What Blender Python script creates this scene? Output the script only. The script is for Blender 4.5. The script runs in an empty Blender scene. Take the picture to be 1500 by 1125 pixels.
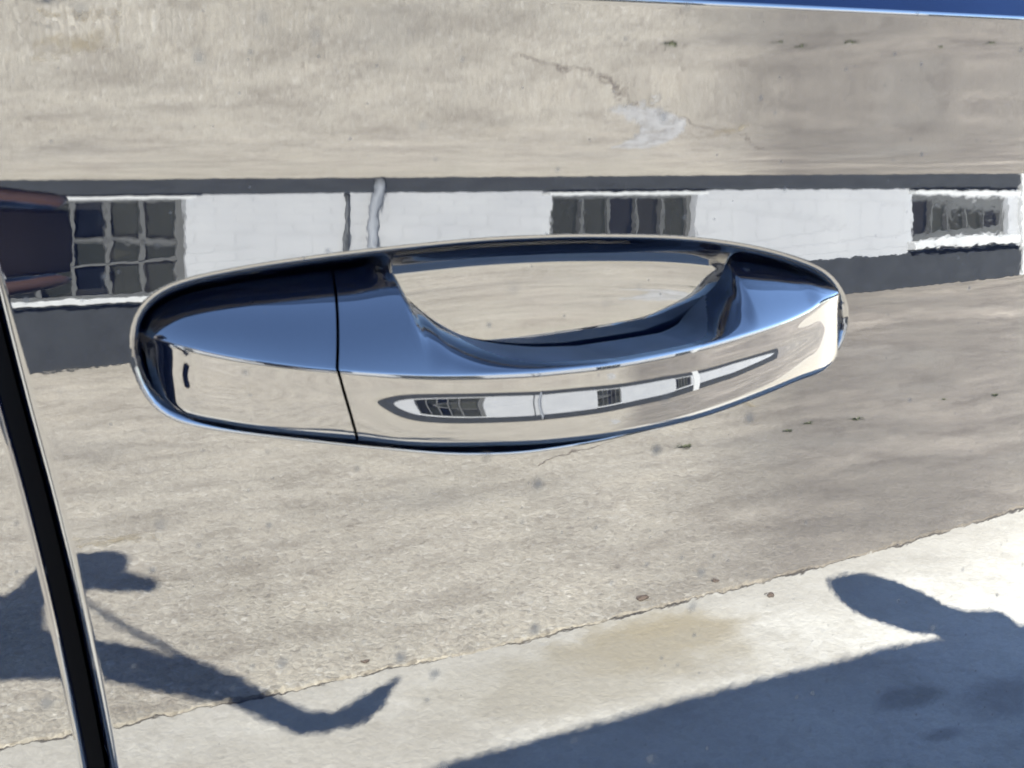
import bpy, bmesh, math, random
import numpy as np
from mathutils import Vector, Matrix, Euler

random.seed(7); rng = np.random.default_rng(7)
scene = bpy.context.scene
C = scene.collection

# ------------------------------------------------------------------ camera
CAM = Vector((-.199, -.354, 1.010))
YAW, PITCH = math.radians(28.1), math.radians(-12.7)
FW = Vector((math.sin(YAW)*math.cos(PITCH), math.cos(YAW)*math.cos(PITCH), math.sin(PITCH)))
RT = Vector((math.cos(YAW), -math.sin(YAW), 0)); UP = RT.cross(FW)
cd = bpy.data.cameras.new('camera'); cam = bpy.data.objects.new('camera', cd); C.objects.link(cam)
cam.location = CAM; cam.rotation_euler = Euler((math.pi/2+PITCH, 0, -YAW))
cd.sensor_width = 36; cd.lens = 48; cd.clip_start = .001; cd.clip_end = 600
cd.dof.use_dof = True; cd.dof.focus_distance = 1.7; cd.dof.aperture_fstop = 62
scene.camera = cam

# ------------------------------------------------------------------ light
SX, SY = .70, 1.25                       # shadow run per metre of height: along the car, away from it
EL = math.atan(1/math.hypot(SX, SY))
AZ = math.atan2(-SX, SY)                 # sun stands behind the car, to the rear
w = bpy.data.worlds.new('World'); scene.world = w; w.use_nodes = True
nt = w.node_tree; bg = nt.nodes['Background']
sky = nt.nodes.new('ShaderNodeTexSky'); sky.sky_type = 'NISHITA'; sky.sun_disc = False
sky.sun_elevation = EL; sky.sun_rotation = AZ; sky.air_density = .7; sky.dust_density = .3; sky.ozone_density = 2.0
nt.links.new(sky.outputs[0], bg.inputs[0]); bg.inputs[1].default_value = .075
sl = bpy.data.lights.new('sun', 'SUN'); so = bpy.data.objects.new('sun', sl); C.objects.link(so)
sl.energy = 5.0; sl.angle = math.radians(.5); sl.color = (1, .97, .90)
so.rotation_euler = Vector((SX, -SY, -1)).to_track_quat('-Z', 'Y').to_euler(); so.location = (-8, 12, 10)
scene.view_settings.view_transform = 'Standard'; scene.view_settings.look = 'None'
scene.view_settings.gamma = 1; scene.view_settings.exposure = 5.65
scene.cycles.max_bounces = 12; scene.cycles.glossy_bounces = 8; scene.cycles.caustics_reflective = False
scene.cycles.sample_clamp_indirect = 8

# ------------------------------------------------------------------ node helpers
def new_mat(name):
    m = bpy.data.materials.new(name); m.use_nodes = True
    return m, m.node_tree, m.node_tree.nodes['Principled BSDF']
def N(t, kind, **kw):
    n = t.nodes.new(kind)
    for k, v in kw.items():
        if k in n.inputs.keys(): n.inputs[k].default_value = v
        else: setattr(n, k, v)
    return n
def L(t, a, b): t.links.new(a, b)
def coords(t, kind='Object'): return N(t, 'ShaderNodeTexCoord').outputs[kind]
def noise(t, co, scale, detail=3, rough=.55, dist=0):
    n = N(t, 'ShaderNodeTexNoise', Scale=scale, Detail=detail, Roughness=rough, Distortion=dist); L(t, co, n.inputs['Vector']); return n.outputs['Fac']
def ramp(t, fac, *stops):
    r = N(t, 'ShaderNodeValToRGB'); el = r.color_ramp.elements
    for i, (p, c) in enumerate(stops):
        e = el[i] if i < 2 else el.new(p)
        e.position = p; e.color = c if len(c) == 4 else (*c, 1)
    L(t, fac, r.inputs[0]); return r.outputs[0]
def math_(t, op, a, b=None, c=None, clamp=False):
    n = N(t, 'ShaderNodeMath', operation=op, use_clamp=clamp)
    for i, v in enumerate((a, b, c)):
        if v is None: continue
        if isinstance(v, (int, float)): n.inputs[i].default_value = v
        else: L(t, v, n.inputs[i])
    return n.outputs[0]
def mixc(t, fac, a, b, blend='MIX'):
    n = N(t, 'ShaderNodeMix', data_type='RGBA', blend_type=blend)
    for sock, v in ((n.inputs[0], fac), (n.inputs[6], a), (n.inputs[7], b)):
        if isinstance(v, (int, float)): sock.default_value = v
        elif isinstance(v, tuple): sock.default_value = v if len(v) == 4 else (*v, 1)
        else: L(t, v, sock)
    return n.outputs[2]
def bump(t, bs, h, dist, strength=1.0, prev=None):
    b = N(t, 'ShaderNodeBump', Strength=strength, Distance=dist); L(t, h, b.inputs['Height'])
    if prev is not None: L(t, prev, b.inputs['Normal'])
    L(t, b.outputs[0], bs.inputs['Normal']); return b.outputs[0]
def plain(name, col, rough=.6, metal=0, ior=1.5, var=.25, scale=30, bmp=0):
    m, t, b = new_mat(name)
    co = coords(t); f = noise(t, co, scale, 4)
    L(t, ramp(t, f, (.3, tuple(c*(1-var) for c in col)), (.7, tuple(min(1, c*(1+var)) for c in col))), b.inputs['Base Color'])
    b.inputs['Roughness'].default_value = rough; b.inputs['Metallic'].default_value = metal; b.inputs['IOR'].default_value = ior
    if bmp: bump(t, b, noise(t, co, scale*4, 3), bmp)
    return m
M = {}

# car paint: deep blue under a mirror-bright clear coat, with orange peel, dried drops and dust
def paint(name, peel=1.0, dust=1.0):
    m, t, b = new_mat(name)
    co = coords(t)
    b.inputs['Base Color'].default_value = (.0002, .0006, .0022, 1)
    b.inputs['Roughness'].default_value = .012; b.inputs['IOR'].default_value = 1.52
    h1 = noise(t, co, 150, 1.5, .5); h2 = noise(t, co, 38, 1, .5)
    h = math_(t, 'ADD', math_(t, 'MULTIPLY', h1, 7.0e-6*peel), math_(t, 'MULTIPLY', h2, 9.0e-6*peel))
    h = math_(t, 'ADD', h, math_(t, 'MULTIPLY', noise(t, co, 430, 1, .5), 1.8e-6*peel))
    bump(t, b, h, 1.0)
    # dried drops: soft-edged round spots, most of them faint
    v = N(t, 'ShaderNodeTexVoronoi', Scale=62, Randomness=1.0); L(t, co, v.inputs['Vector'])
    dst = math_(t, 'ADD', v.outputs['Distance'], math_(t, 'MULTIPLY', math_(t, 'SUBTRACT', noise(t, co, 400, 2), .5), .12))
    spot = math_(t, 'SUBTRACT', 1, math_(t, 'SMOOTH_MIN', math_(t, 'DIVIDE', dst, .17), 1, .25), clamp=True)
    sep = N(t, 'ShaderNodeSeparateColor'); L(t, v.outputs['Color'], sep.inputs[0])
    pick = math_(t, 'MULTIPLY', math_(t, 'GREATER_THAN', sep.outputs[0], .58), math_(t, 'POWER', sep.outputs[1], 1.6))
    v3 = N(t, 'ShaderNodeTexVoronoi', Scale=150, Randomness=1.0); L(t, co, v3.inputs['Vector'])
    sep3 = N(t, 'ShaderNodeSeparateColor'); L(t, v3.outputs['Color'], sep3.inputs[0])
    small = math_(t, 'MULTIPLY', math_(t, 'SUBTRACT', 1, math_(t, 'SMOOTH_MIN', math_(t, 'DIVIDE', v3.outputs['Distance'], .20), 1, .3), clamp=True), math_(t, 'GREATER_THAN', sep3.outputs[0], .86))
    v2 = N(t, 'ShaderNodeTexVoronoi', Scale=420, Randomness=1.0); L(t, co, v2.inputs['Vector'])
    sep2 = N(t, 'ShaderNodeSeparateColor'); L(t, v2.outputs['Color'], sep2.inputs[0])
    speck = math_(t, 'MULTIPLY', math_(t, 'LESS_THAN', v2.outputs['Distance'], .22), math_(t, 'GREATER_THAN', sep2.outputs[0], .975))
    film = math_(t, 'MULTIPLY', noise(t, co, 14, 4, .6), .015)
    k = math_(t, 'ADD', math_(t, 'MULTIPLY', math_(t, 'MULTIPLY', spot, pick), .9*dust), math_(t, 'ADD', math_(t, 'ADD', math_(t, 'MULTIPLY', speck, .30*dust), math_(t, 'MULTIPLY', small, .6*dust)), film), clamp=True)
    d = N(t, 'ShaderNodeBsdfDiffuse'); d.inputs[0].default_value = (.036, .035, .033, 1)
    mx = N(t, 'ShaderNodeMixShader'); L(t, k, mx.inputs[0]); L(t, b.outputs[0], mx.inputs[1]); L(t, d.outputs[0], mx.inputs[2])
    L(t, mx.outputs[0], t.nodes['Material Output'].inputs[0])
    return m
M['paint'] = paint('car_paint'); M['paint_grip'] = paint('car_paint_handle', .18, .8)
M['case'] = plain('brown_phone_case', (.012, .008, .007), .7)
M['strip_reflection'] = plain('satin_blue_painted_reflection', (0.0014, 0.0042, 0.0144), .38, ior=1.12, var=.15, scale=25)  # navy put into the colour to stand in for the strip's dark reflection
M['liner'] = plain('dusty_dark_plastic', (0.0104, 0.0116, 0.0144), .5, ior=1.35, var=.5, scale=60)
M['rubber'] = plain('black_rubber', (.0008, .0008, .0009), .8, ior=1.15)
M['plastic'] = plain('black_plastic', (.006, .006, .007), .45)
M['glass'] = plain('dark_tinted_glass', (.002, .0022, .0025), .01, ior=1.45, var=.1)
M['alloy'] = plain('alloy_metal', (.45, .46, .48), .25, metal=1)
M['tyre'] = plain('tyre_rubber', (.012, .012, .012), .8, bmp=.002)
M['lamp'] = plain('lamp_lens', (.25, .26, .28), .05)
M['redlamp'] = plain('red_lamp_lens', (.25, .01, .01), .08)

# concrete road: exposed aggregate, tan and grey stains
def road_mat():
    m, t, b = new_mat('aggregate_concrete')
    co = coords(t)
    v = N(t, 'ShaderNodeTexVoronoi', Scale=96, Randomness=1); L(t, co, v.inputs['Vector'])
    sep = N(t, 'ShaderNodeSeparateColor'); L(t, v.outputs['Color'], sep.inputs[0])
    stone = ramp(t, sep.outputs[0], (0, (.12, .10, .075)), (.07, (.30, .26, .20)), (.3, (.43, .39, .315)), (.6, (.48, .445, .36)), (.92, (.58, .545, .455)), (1, (.80, .78, .70)))
    base = ramp(t, noise(t, co, 1.3, 6, .62), (.28, (.31, .277, .215)), (.42, (.43, .395, .32)), (.58, (.47, .435, .355)), (.75, (.57, .535, .45)))
    c = mixc(t, .45, base, stone)
    # browner worn half beyond the slanting joint
    sx = N(t, 'ShaderNodeSeparateXYZ'); L(t, co, sx.inputs[0])
    side = math_(t, 'ADD', math_(t, 'SUBTRACT', sx.outputs[0], math_(t, 'MULTIPLY', sx.outputs[1], -.85)), math_(t, 'MULTIPLY', math_(t, 'SUBTRACT', noise(t, co, 1.8, 4), .5), .35))
    worn = ramp(t, math_(t, 'MULTIPLY_ADD', side, .7, .3), (.0, (0, 0, 0)), (.45, (1, 1, 1)))
    mp = N(t, 'ShaderNodeMapping'); mp.inputs['Rotation'].default_value = (0, 0, math.radians(-32)); mp.inputs['Scale'].default_value = (.8, 1.7, 1); L(t, co, mp.inputs[0])
    streak = noise(t, mp.outputs[0], .8, 9, .66)
    brown = ramp(t, streak, (.33, (.45, .405, .33)), (.40, (.27, .238, .195)), (.53, (.145, .126, .102)))
    c = mixc(t, math_(t, 'MULTIPLY', worn, .95), c, mixc(t, .85, c, brown))
    # loose dark stains
    st = math_(t, 'MULTIPLY', ramp(t, noise(t, co, .9, 5, .6), (.56, (0, 0, 0)), (.68, (1, 1, 1))), .38)
    c = mixc(t, st, c, (.27, .255, .22))
    mp2 = N(t, 'ShaderNodeMapping'); mp2.inputs['Rotation'].default_value = (0, 0, math.radians(12)); mp2.inputs['Scale'].default_value = (1.0, 1.7, 1); L(t, co, mp2.inputs[0])
    c = mixc(t, 1.0, c, ramp(t, noise(t, mp2.outputs[0], 3.0, 12, .74), (.38, (.76, .745, .73)), (.50, (1, 1, 1)), (.64, (1.15, 1.145, 1.13))), 'MULTIPLY')
    fine = ramp(t, noise(t, co, 160, 3, .7), (.28, (.52, .52, .52)), (.72, (1.22, 1.22, 1.22)))
    c = mixc(t, 1.0, c, fine, 'MULTIPLY')
    L(t, mixc(t, 1.0, c, (.60, .60, .605), 'MULTIPLY'), b.inputs['Base Color']); b.inputs['Roughness'].default_value = .93
    hh = math_(t, 'ADD', math_(t, 'MULTIPLY', v.outputs['Distance'], -.5), math_(t, 'MULTIPLY', noise(t, co, 45, 5, .65), .9))
    bump(t, b, hh, .0035, .9)
    return m
def pave_mat():
    m, t, b = new_mat('pale_concrete')
    co = coords(t)
    base = ramp(t, noise(t, co, 3.2, 7, .66), (.32, (.46, .435, .36)), (.47, (.68, .66, .575)), (.66, (.82, .80, .70)))
    v = N(t, 'ShaderNodeTexVoronoi', Scale=60, Randomness=1); L(t, co, v.inputs['Vector'])
    sep = N(t, 'ShaderNodeSeparateColor'); L(t, v.outputs['Color'], sep.inputs[0])
    c = mixc(t, .3, base, ramp(t, sep.outputs[1], (0, (.50, .48, .44)), (.5, (.74, .72, .67)), (1, (.84, .83, .80))))
    sxx = N(t, 'ShaderNodeSeparateXYZ'); L(t, co, sxx.inputs[0])
    fx = math_(t, 'MULTIPLY_ADD', math_(t, 'ADD', sxx.outputs[0], math_(t, 'MULTIPLY', noise(t, co, 2.5, 5), .5)), .5, -1.3)
    c = mixc(t, ramp(t, fx, (.05, (0, 0, 0)), (.45, (1, 1, 1))), c, mixc(t, .85, c, (.40, .36, .28)))
    # road dirt washed up along the joint
    fy = math_(t, 'ADD', math_(t, 'MULTIPLY', sxx.outputs[1], -1), math_(t, 'MULTIPLY', math_(t, 'SUBTRACT', noise(t, co, 4, 6, .65), .5), .7))
    c = mixc(t, math_(t, 'MULTIPLY', ramp(t, math_(t, 'SUBTRACT', fy, 1.0), (.42, (0, 0, 0)), (.75, (1, 1, 1))), .75), c, mixc(t, .8, c, (.47, .44, .37)))
    # ochre stain, and a few oil spots
    def blob(x, y, rx, ry, col, amt, c):
        mp = N(t, 'ShaderNodeMapping'); mp.vector_type = 'TEXTURE'; mp.inputs['Location'].default_value = (x, y, 0); mp.inputs['Scale'].default_value = (rx, ry, 1); L(t, co, mp.inputs[0])
        ln = N(t, 'ShaderNodeVectorMath', operation='LENGTH'); L(t, mp.outputs[0], ln.inputs[0])
        dd = math_(t, 'ADD', ln.outputs['Value'], math_(t, 'MULTIPLY', math_(t, 'SUBTRACT', noise(t, co, 9, 4), .5), 1.1))
        return mixc(t, math_(t, 'MULTIPLY', ramp(t, dd, (.45, (1, 1, 1)), (1, (0, 0, 0))), amt), c, col)
    c = blob(1.17, -1.60, .28, .16, (.38, .31, .17), .8, c)
    c = blob(1.00, -1.52, .46, .22, (.42, .385, .30), .7, c)
    c = blob(.35, -1.45, .5, .22, (.46, .43, .36), .6, c)
    c = blob(4.6, .9, 3.4, 3.0, (.48, .435, .345), .92, c)
    c = blob(1.42, -1.12, .10, .05, (.16, .15, .14), .45, c); c = blob(1.58, -1.0, .16, .10, (.15, .14, .13), .4, c)
    c = blob(1.35, -.98, .05, .03, (.12, .12, .12), .5, c)
    fine = ramp(t, noise(t, co, 120, 4, .7), (.25, (.74, .74, .74)), (.75, (1.1, 1.1, 1.1)))
    c = mixc(t, 1.0, c, fine, 'MULTIPLY')
    L(t, mixc(t, 1.0, c, (.535, .535, .535), 'MULTIPLY'), b.inputs['Base Color']); b.inputs['Roughness'].default_value = .92
    bump(t, b, math_(t, 'ADD', noise(t, co, 55, 5, .7), math_(t, 'MULTIPLY', v.outputs['Distance'], -.3)), .003, .8)
    return m
M['crack'] = plain('crack_dirt', (0.1064, 0.0904, 0.0744), .95, var=.3)
M['road'] = road_mat(); M['pave'] = pave_mat()
M['dirt'] = plain('dark_dirt', (0.0456, 0.0400, 0.0320), .95, var=.4, scale=18, bmp=.004)
def worn_paint(name, col, lo):
    m = plain(name, col, .8, var=.2, scale=40); t = m.node_tree; b = t.nodes['Principled BSDF']; co = coords(t)
    a = ramp(t, noise(t, co, 11, 6, .7), (lo, (0, 0, 0)), (lo+.22, (.85, .85, .85))); L(t, a, b.inputs['Alpha']); return m
M['paint_white'] = worn_paint('worn_white_paint', (.31, .31, .30), .33)
M['paint_yellow'] = worn_paint('worn_yellow_paint', (.26, .22, .14), .47)
def wall_mat():
    m, t, b = new_mat('white_painted_brick')
    co = coords(t)
    br = N(t, 'ShaderNodeTexBrick', Scale=1.0); br.inputs['Brick Width'].default_value = .225; br.inputs['Row Height'].default_value = .075; br.inputs['Mortar Size'].default_value = .006
    br.inputs['Color1'].default_value = (1, 1, 1, 1); br.inputs['Color2'].default_value = (.9, .9, .9, 1); br.inputs['Mortar'].default_value = (.35, .35, .35, 1)
    mp = N(t, 'ShaderNodeMapping'); mp.inputs['Rotation'].default_value = (math.pi/2, 0, 0); L(t, co, mp.inputs[0]); L(t, mp.outputs[0], br.inputs['Vector'])
    c = ramp(t, noise(t, co, 2.2, 5), (.3, (.345, .36, .38)), (.7, (.40, .415, .43)))
    c = mixc(t, .07, c, br.outputs['Color'], 'MULTIPLY')
    L(t, mixc(t, 1.0, c, (.535, .535, .535), 'MULTIPLY'), b.inputs['Base Color']); b.inputs['Roughness'].default_value = .75
    bump(t, b, math_(t, 'ADD', N_lum(t, br.outputs['Color']), math_(t, 'MULTIPLY', noise(t, co, 40, 4), .4)), .002)
    return m
def N_lum(t, c):
    n = N(t, 'ShaderNodeRGBToBW'); L(t, c, n.inputs[0]); return n.outputs[0]
M['wall'] = wall_mat()
M['plinth'] = plain('grey_plinth_paint', (0.0216, 0.0240, 0.0264), .9, ior=1.2, var=.14, scale=6, bmp=.003)
M['trim'] = plain('white_gloss_trim', (0.2672, 0.2752, 0.2776), .5, var=.08)
M['frame'] = plain('grey_window_frame', (0.0400, 0.0416, 0.0400), .5, var=.15)
M['pipe'] = plain('pale_grey_pipe', (0.1176, 0.1280, 0.1440), .5, var=.1)
M['cable'] = plain('dark_grey_pipe', (0.0264, 0.0296, 0.0320), .6, var=.1)
M['pane'] = [plain('window_glass_%s' % n, c, .03, ior=1.45, var=.2, scale=3) for n, c in (('dark', (.004, .005, .007)), ('green', (.012, .0135, .012)), ('mid', (.008, .009, .0095)))]
M['skin'] = plain('skin', (0.0272, 0.0144, 0.0112), .5, var=.08, scale=20)
M['jacket'] = plain('black_cloth', (0.0088, 0.0096, 0.0128), .9, var=.3, scale=60, bmp=.002)
M['trousers'] = plain('dark_denim', (.012, .015, .026), .9, var=.3, scale=80, bmp=.002)
M['shoe'] = plain('shoe_leather', (.02, .017, .015), .5)
M['cap'] = plain('dark_cap_cloth', (.014, .015, .018), .9, scale=70)
M['hair'] = plain('dark_hair', (.012, .009, .007), .6, scale=90)
M['eye'] = plain('eye', (.5, .48, .45), .2)
M['leaf'] = plain('weed_leaf', (0.0400, 0.0456, 0.0168), .7, var=.4, scale=40)
M['stone'] = plain('brown_pebble', (0.0640, 0.0456, 0.0320), .8, var=.3, scale=60)

# ------------------------------------------------------------------ mesh helpers
def obj_from(name, v, f, mat, parent=None, normals=None, smooth=True):
    me = bpy.data.meshes.new(name); me.from_pydata(v if isinstance(v, list) else v.tolist(), [], f if isinstance(f, list) else f.tolist())
    if smooth: me.polygons.foreach_set('use_smooth', [True]*len(me.polygons))
    me.update()
    if normals is not None: me.normals_split_custom_set_from_vertices(normals.tolist() if not isinstance(normals, list) else normals)
    me.materials.append(mat)
    o = bpy.data.objects.new(name, me); C.objects.link(o)
    if parent: o.parent = parent
    return o
def from_bm(name, bm, mat, parent=None, smooth=False):
    me = bpy.data.meshes.new(name); bm.normal_update(); bm.to_mesh(me); bm.free()
    if smooth: me.polygons.foreach_set('use_smooth', [True]*len(me.polygons))
    me.materials.append(mat)
    o = bpy.data.objects.new(name, me); C.objects.link(o)
    if parent: o.parent = parent
    return o
def box(bm, x0, x1, y0, y1, z0, z1, bev=0):
    vs = [bm.verts.new((x, y, z)) for x in (x0, x1) for y in (y0, y1) for z in (z0, z1)]
    fs = [bm.faces.new([vs[i] for i in q]) for q in ((0, 1, 3, 2), (4, 6, 7, 5), (0, 4, 5, 1), (2, 3, 7, 6), (0, 2, 6, 4), (1, 5, 7, 3))]
    if bev:
        es = list({e for f in fs for e in f.edges})
        bmesh.ops.bevel(bm, geom=es, offset=bev, segments=2, affect='EDGES', profile=.5)
def boxes(name, lst, mat, parent=None, bev=0):
    bm = bmesh.new()
    for b in lst: box(bm, *b, bev)
    return from_bm(name, bm, mat, parent)
def empty(name, loc=(0, 0, 0)):
    o = bpy.data.objects.new(name, None); C.objects.link(o); o.location = loc; return o
def tag(o, label=None, cat=None, group=None, kind=None):
    for k, v in (('label', label), ('category', cat), ('group', group), ('kind', kind)):
        if v: o[k] = v
    return o
def tube(bm, pts, rad, seg=12, cap=True):
    pts = [Vector(p) for p in pts]; rad = rad if isinstance(rad, (list, tuple)) else [rad]*len(pts)
    rings = []; ref = Vector((0, 0, 1))
    for i, p in enumerate(pts):
        d = (pts[min(i+1, len(pts)-1)]-pts[max(i-1, 0)]).normalized()
        a = d.cross(ref if abs(d.dot(ref)) < .95 else Vector((1, 0, 0))).normalized(); b = d.cross(a)
        rings.append([bm.verts.new(p+(a*math.cos(k*2*math.pi/seg)+b*math.sin(k*2*math.pi/seg))*rad[i]) for k in range(seg)])
    for r0, r1 in zip(rings, rings[1:]):
        for k in range(seg): bm.faces.new((r0[k], r0[(k+1) % seg], r1[(k+1) % seg], r1[k]))
    if cap: bm.faces.new(rings[0][::-1]); bm.faces.new(rings[-1])
def pchip(x, y, xq):
    x = np.asarray(x, float); y = np.asarray(y, float); xq = np.asarray(xq, float)
    h = np.diff(x); d = np.diff(y)/h; m = np.zeros_like(y)
    for i in range(1, len(x)-1):
        if d[i-1]*d[i] > 0:
            w1 = 2*h[i]+h[i-1]; w2 = h[i]+2*h[i-1]; m[i] = (w1+w2)/(w1/d[i-1]+w2/d[i])
    m[0] = d[0]; m[-1] = d[-1]
    xq = np.clip(xq, x[0], x[-1]); i = np.clip(np.searchsorted(x, xq)-1, 0, len(x)-2); s = (xq-x[i])/h[i]
    return y[i]*(2*s**3-3*s**2+1)+h[i]*m[i]*(s**3-2*s**2+s)+y[i+1]*(-2*s**3+3*s**2)+h[i]*m[i+1]*(s**3-s**2)
def sstep(x, a, b):
    u = np.clip((x-a)/(b-a), 0, 1); return u*u*(3-2*u)

# ------------------------------------------------------------------ ground
def jag_edge(x, seed):
    r = np.random.default_rng(seed); return np.interp(x, np.arange(-60, 60, .035), r.normal(0, .004, len(np.arange(-60, 60, .035))))
def strip(name, xs, ya, yb, z, mat, th=.02):
    n = len(xs); v = []; f = []
    for x, a, b in zip(xs, ya, yb): v += [(x, a, z), (x, b, z), (x, a, z-th), (x, b, z-th)]
    for i in range(n-1):
        p, q = 4*i, 4*i+4
        f += [(p, q, q+1, p+1), (p+2, q+2, q, p), (p+1, q+1, q+3, p+3)]
    return obj_from(name, v, f, mat, smooth=False)
xs = np.concatenate([[-150, -60], np.arange(-8, 12, .035), [60, 150]])
JY = -1.765
mid = JY+.0*xs+.02*np.sin(xs*1.1)
ground = tag(obj_from('ground', [(-300, -300, -.006), (300, -300, -.006), (300, 300, -.006), (-300, 300, -.006)], [(0, 1, 2, 3)], M['dirt'], smooth=False), kind='structure')
road = tag(strip('road', xs, np.full(len(xs), -60.), mid-.009+jag_edge(xs, 3), 0., M['road']), kind='structure')
pave = tag(strip('pavement', xs, mid+.009+jag_edge(xs, 5), np.full(len(xs), 60.), .0, M['pave']), kind='structure')
# slanting crack across the road
def flat_poly(name, pts, z, mat, th=.0015, parent=None):
    bm = bmesh.new(); a = [bm.verts.new((x, y, z)) for x, y in pts]; b = [bm.verts.new((x, y, z-th)) for x, y in pts]
    bm.faces.new(a); n = len(a)
    for i in range(n): bm.faces.new((a[i], b[i], b[(i+1) % n], a[(i+1) % n]))
    bmesh.ops.recalc_face_normals(bm, faces=bm.faces); return from_bm(name, bm, mat, parent)
r = np.random.default_rng(11)
cl = [(1.70+.05*i, -3.08-.019*i) for i in range(26)]+[(3.0+.03*i, -3.58-.03*i) for i in range(14)]
cl = [(x+r.normal(0, .012), y+r.normal(0, .012)) for x, y in cl]
wd = [max(.0006, .0022+r.normal(0, .0015)) for _ in cl]
flat_poly('crack_filling', [(x+w_*.6, y+w_*.7) for (x, y), w_ in zip(cl, wd)]+[(x-w_*.6, y-w_*.7) for (x, y), w_ in list(zip(cl, wd))[::-1]], .003, M['crack'], parent=road)
def worn_patch(name, pts, z, mat, seed):
    r = np.random.default_rng(seed); out = []
    for (x0, y0), (x1, y1) in zip(pts, pts[1:]+pts[:1]):
        n = max(2, int(math.hypot(x1-x0, y1-y0)/.02))
        for k in range(n): out.append((x0+(x1-x0)*k/n+r.normal(0, .006), y0+(y1-y0)*k/n+r.normal(0, .006)))
    return flat_poly(name, out, z, mat, parent=road)
worn_patch('painted_mark', [(2.20, -3.36), (2.40, -3.31), (2.60, -3.42), (2.70, -3.60), (2.78, -3.95), (2.60, -3.96), (2.50, -3.60), (2.40, -3.45)], .004, M['paint_white'], 3)
worn_patch('painted_mark', [(.24, -3.02), (.44, -2.98), (.45, -2.90), (.25, -2.93)], .004, M['paint_yellow'], 4)
worn_patch('painted_mark', [(2.84, -3.60), (2.91, -3.60), (2.90, -3.42), (2.83, -3.42)], .004, M['paint_yellow'], 5)
for i, (x, y, s, lb) in enumerate([(1.27, -1.80, .010, 'largest brown pebble lying on the joint between road and pavement'), (1.52, -1.66, .008, 'dark pebble on the pale pavement near the mirror shadow'), (.62, -1.80, .006, 'small pebble at the joint near the arm shadow'), (1.47, -1.80, .007, 'brown pebble on the joint farther along from the largest')]):
    bm = bmesh.new(); bmesh.ops.create_icosphere(bm, subdivisions=2, radius=s)
    for v in bm.verts: v.co *= 1+random.uniform(-.18, .18); v.co.z *= .55; v.co.x *= 1.4
    o = from_bm('pebble', bm, M['stone'], smooth=True); o.location = (x, y, s*.45); tag(o, lb, 'pebble', 'pebbles along the road joint')
for i, (x, y, s) in enumerate([(2.22, -2.97, .075), (2.66, -2.95, .04), (2.80, -2.99, .05), (2.98, -2.93, .07), (3.5, -2.97, .04), (3.72, -2.89, .065)]):
    bm = bmesh.new()
    for k in range(34):
        a = random.uniform(0, 6.28); l = .75*s*random.uniform(.4, 1); e = random.uniform(.2, .9); w_ = .003
        d = Vector((math.cos(a)*math.cos(e), math.sin(a)*math.cos(e)*.6, math.sin(e)*.3)); q = Vector((-math.sin(a), math.cos(a), 0))*w_
        m_ = d*l*.55+Vector((0, 0, l*.12)); vs = [bm.verts.new(p) for p in (q*.4, -q*.4, m_-q, m_+q, d*l)]
        bm.faces.new((vs[0], vs[1], vs[2], vs[3])); bm.faces.new((vs[3], vs[2], vs[4]))
    o = from_bm('weed_tuft', bm, M['leaf']); o.location = (x, y, 0)
    tag(o, 'low dry weed tuft on the road, %s from the car front' % ('sixth', 'fifth', 'fourth', 'third', 'second', 'first')[i], 'weed', 'weed tufts on the road')

# ------------------------------------------------------------------ building across the road
D = -6.5
bld = tag(empty('white_building', (0, D, 0)), 'long white painted building with grey plinth and barred windows across the road', 'building')
WIN = [(-5.2, -4.2), (-2.3, -1.3), (.42, 1.41), (3.71, 4.86), (6.98, 8.16)]
BX0, BX1, ZT = -9., 14., 2.15
PL, WZ0, WZ1 = .40, .475, 1.80
segs = []; x = BX0
for a, b in WIN:
    segs.append((x, a, -.3, 0, PL, ZT)); segs.append((a, b, -.3, 0, WZ1, ZT)); segs.append((a, b, -.3, -.001, PL, WZ0-.05)); x = b
segs.append((x, 8.30, -.3, 0, PL, ZT)); segs.append((8.62, BX1, -.3, 0, PL, ZT))
def child(o): o.parent = bld; return o
child(boxes('wall', segs, M['wall']))
child(boxes('plinth', [(BX0, 8.28, -.3, .018, 0, PL), (8.64, BX1, -.3, .018, 0, PL)], M['plinth'], bev=.004))
child(boxes('pilaster', [(8.28, 8.64, -.3, .05, 0, ZT)], M['trim'], bev=.008))
child(boxes('coping', [(BX0-.05, BX1+.05, -.36, .07, ZT, ZT+.1)], M['trim'], bev=.01))
mid_t = .89
for wi, (a, b) in enumerate(WIN):
    n = 5; wdt = (b-a)
    fr = child(boxes('window', [(a, a+.045, -.11, -.05, WZ0, WZ1), (b-.045, b, -.11, -.05, WZ0, WZ1), (a+.045, b-.045, -.11, -.05, WZ0, WZ0+.035), (a+.045, b-.045, -.11, -.05, WZ1-.05, WZ1), (a+.045, b-.045, -.10, -.055, mid_t-.014, mid_t+.014)], M['frame'], bev=.003))
    boxes('sill', [(a-.05, b+.05, -.14, .085, WZ0-.05, WZ0)], M['trim'], fr, bev=.005)
    pw = (wdt-.09)/n
    for k in range(1, n):
        xx = a+.045+k*pw
        boxes('glazing_bar', [(xx-.013, xx+.013, -.098, -.045, WZ0+.035, mid_t-.014), (xx-.013, xx+.013, -.098, -.045, mid_t+.014, WZ1-.05)], M['frame'], fr)
    for k in range(n):
        for (z0, z1) in ((WZ0+.035, mid_t-.014), (mid_t+.014, WZ1-.05)):
            boxes('pane', [(a+.045+k*pw, a+.045+(k+1)*pw, -.092+random.uniform(-.002, .002), -.086, z0, z1)], M['pane'][random.choice((0, 1, 1, 2))], fr)
    child(boxes('room_backing', [(a, b, -.30, -.29, WZ0, WZ1)], M['plastic']))
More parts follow.
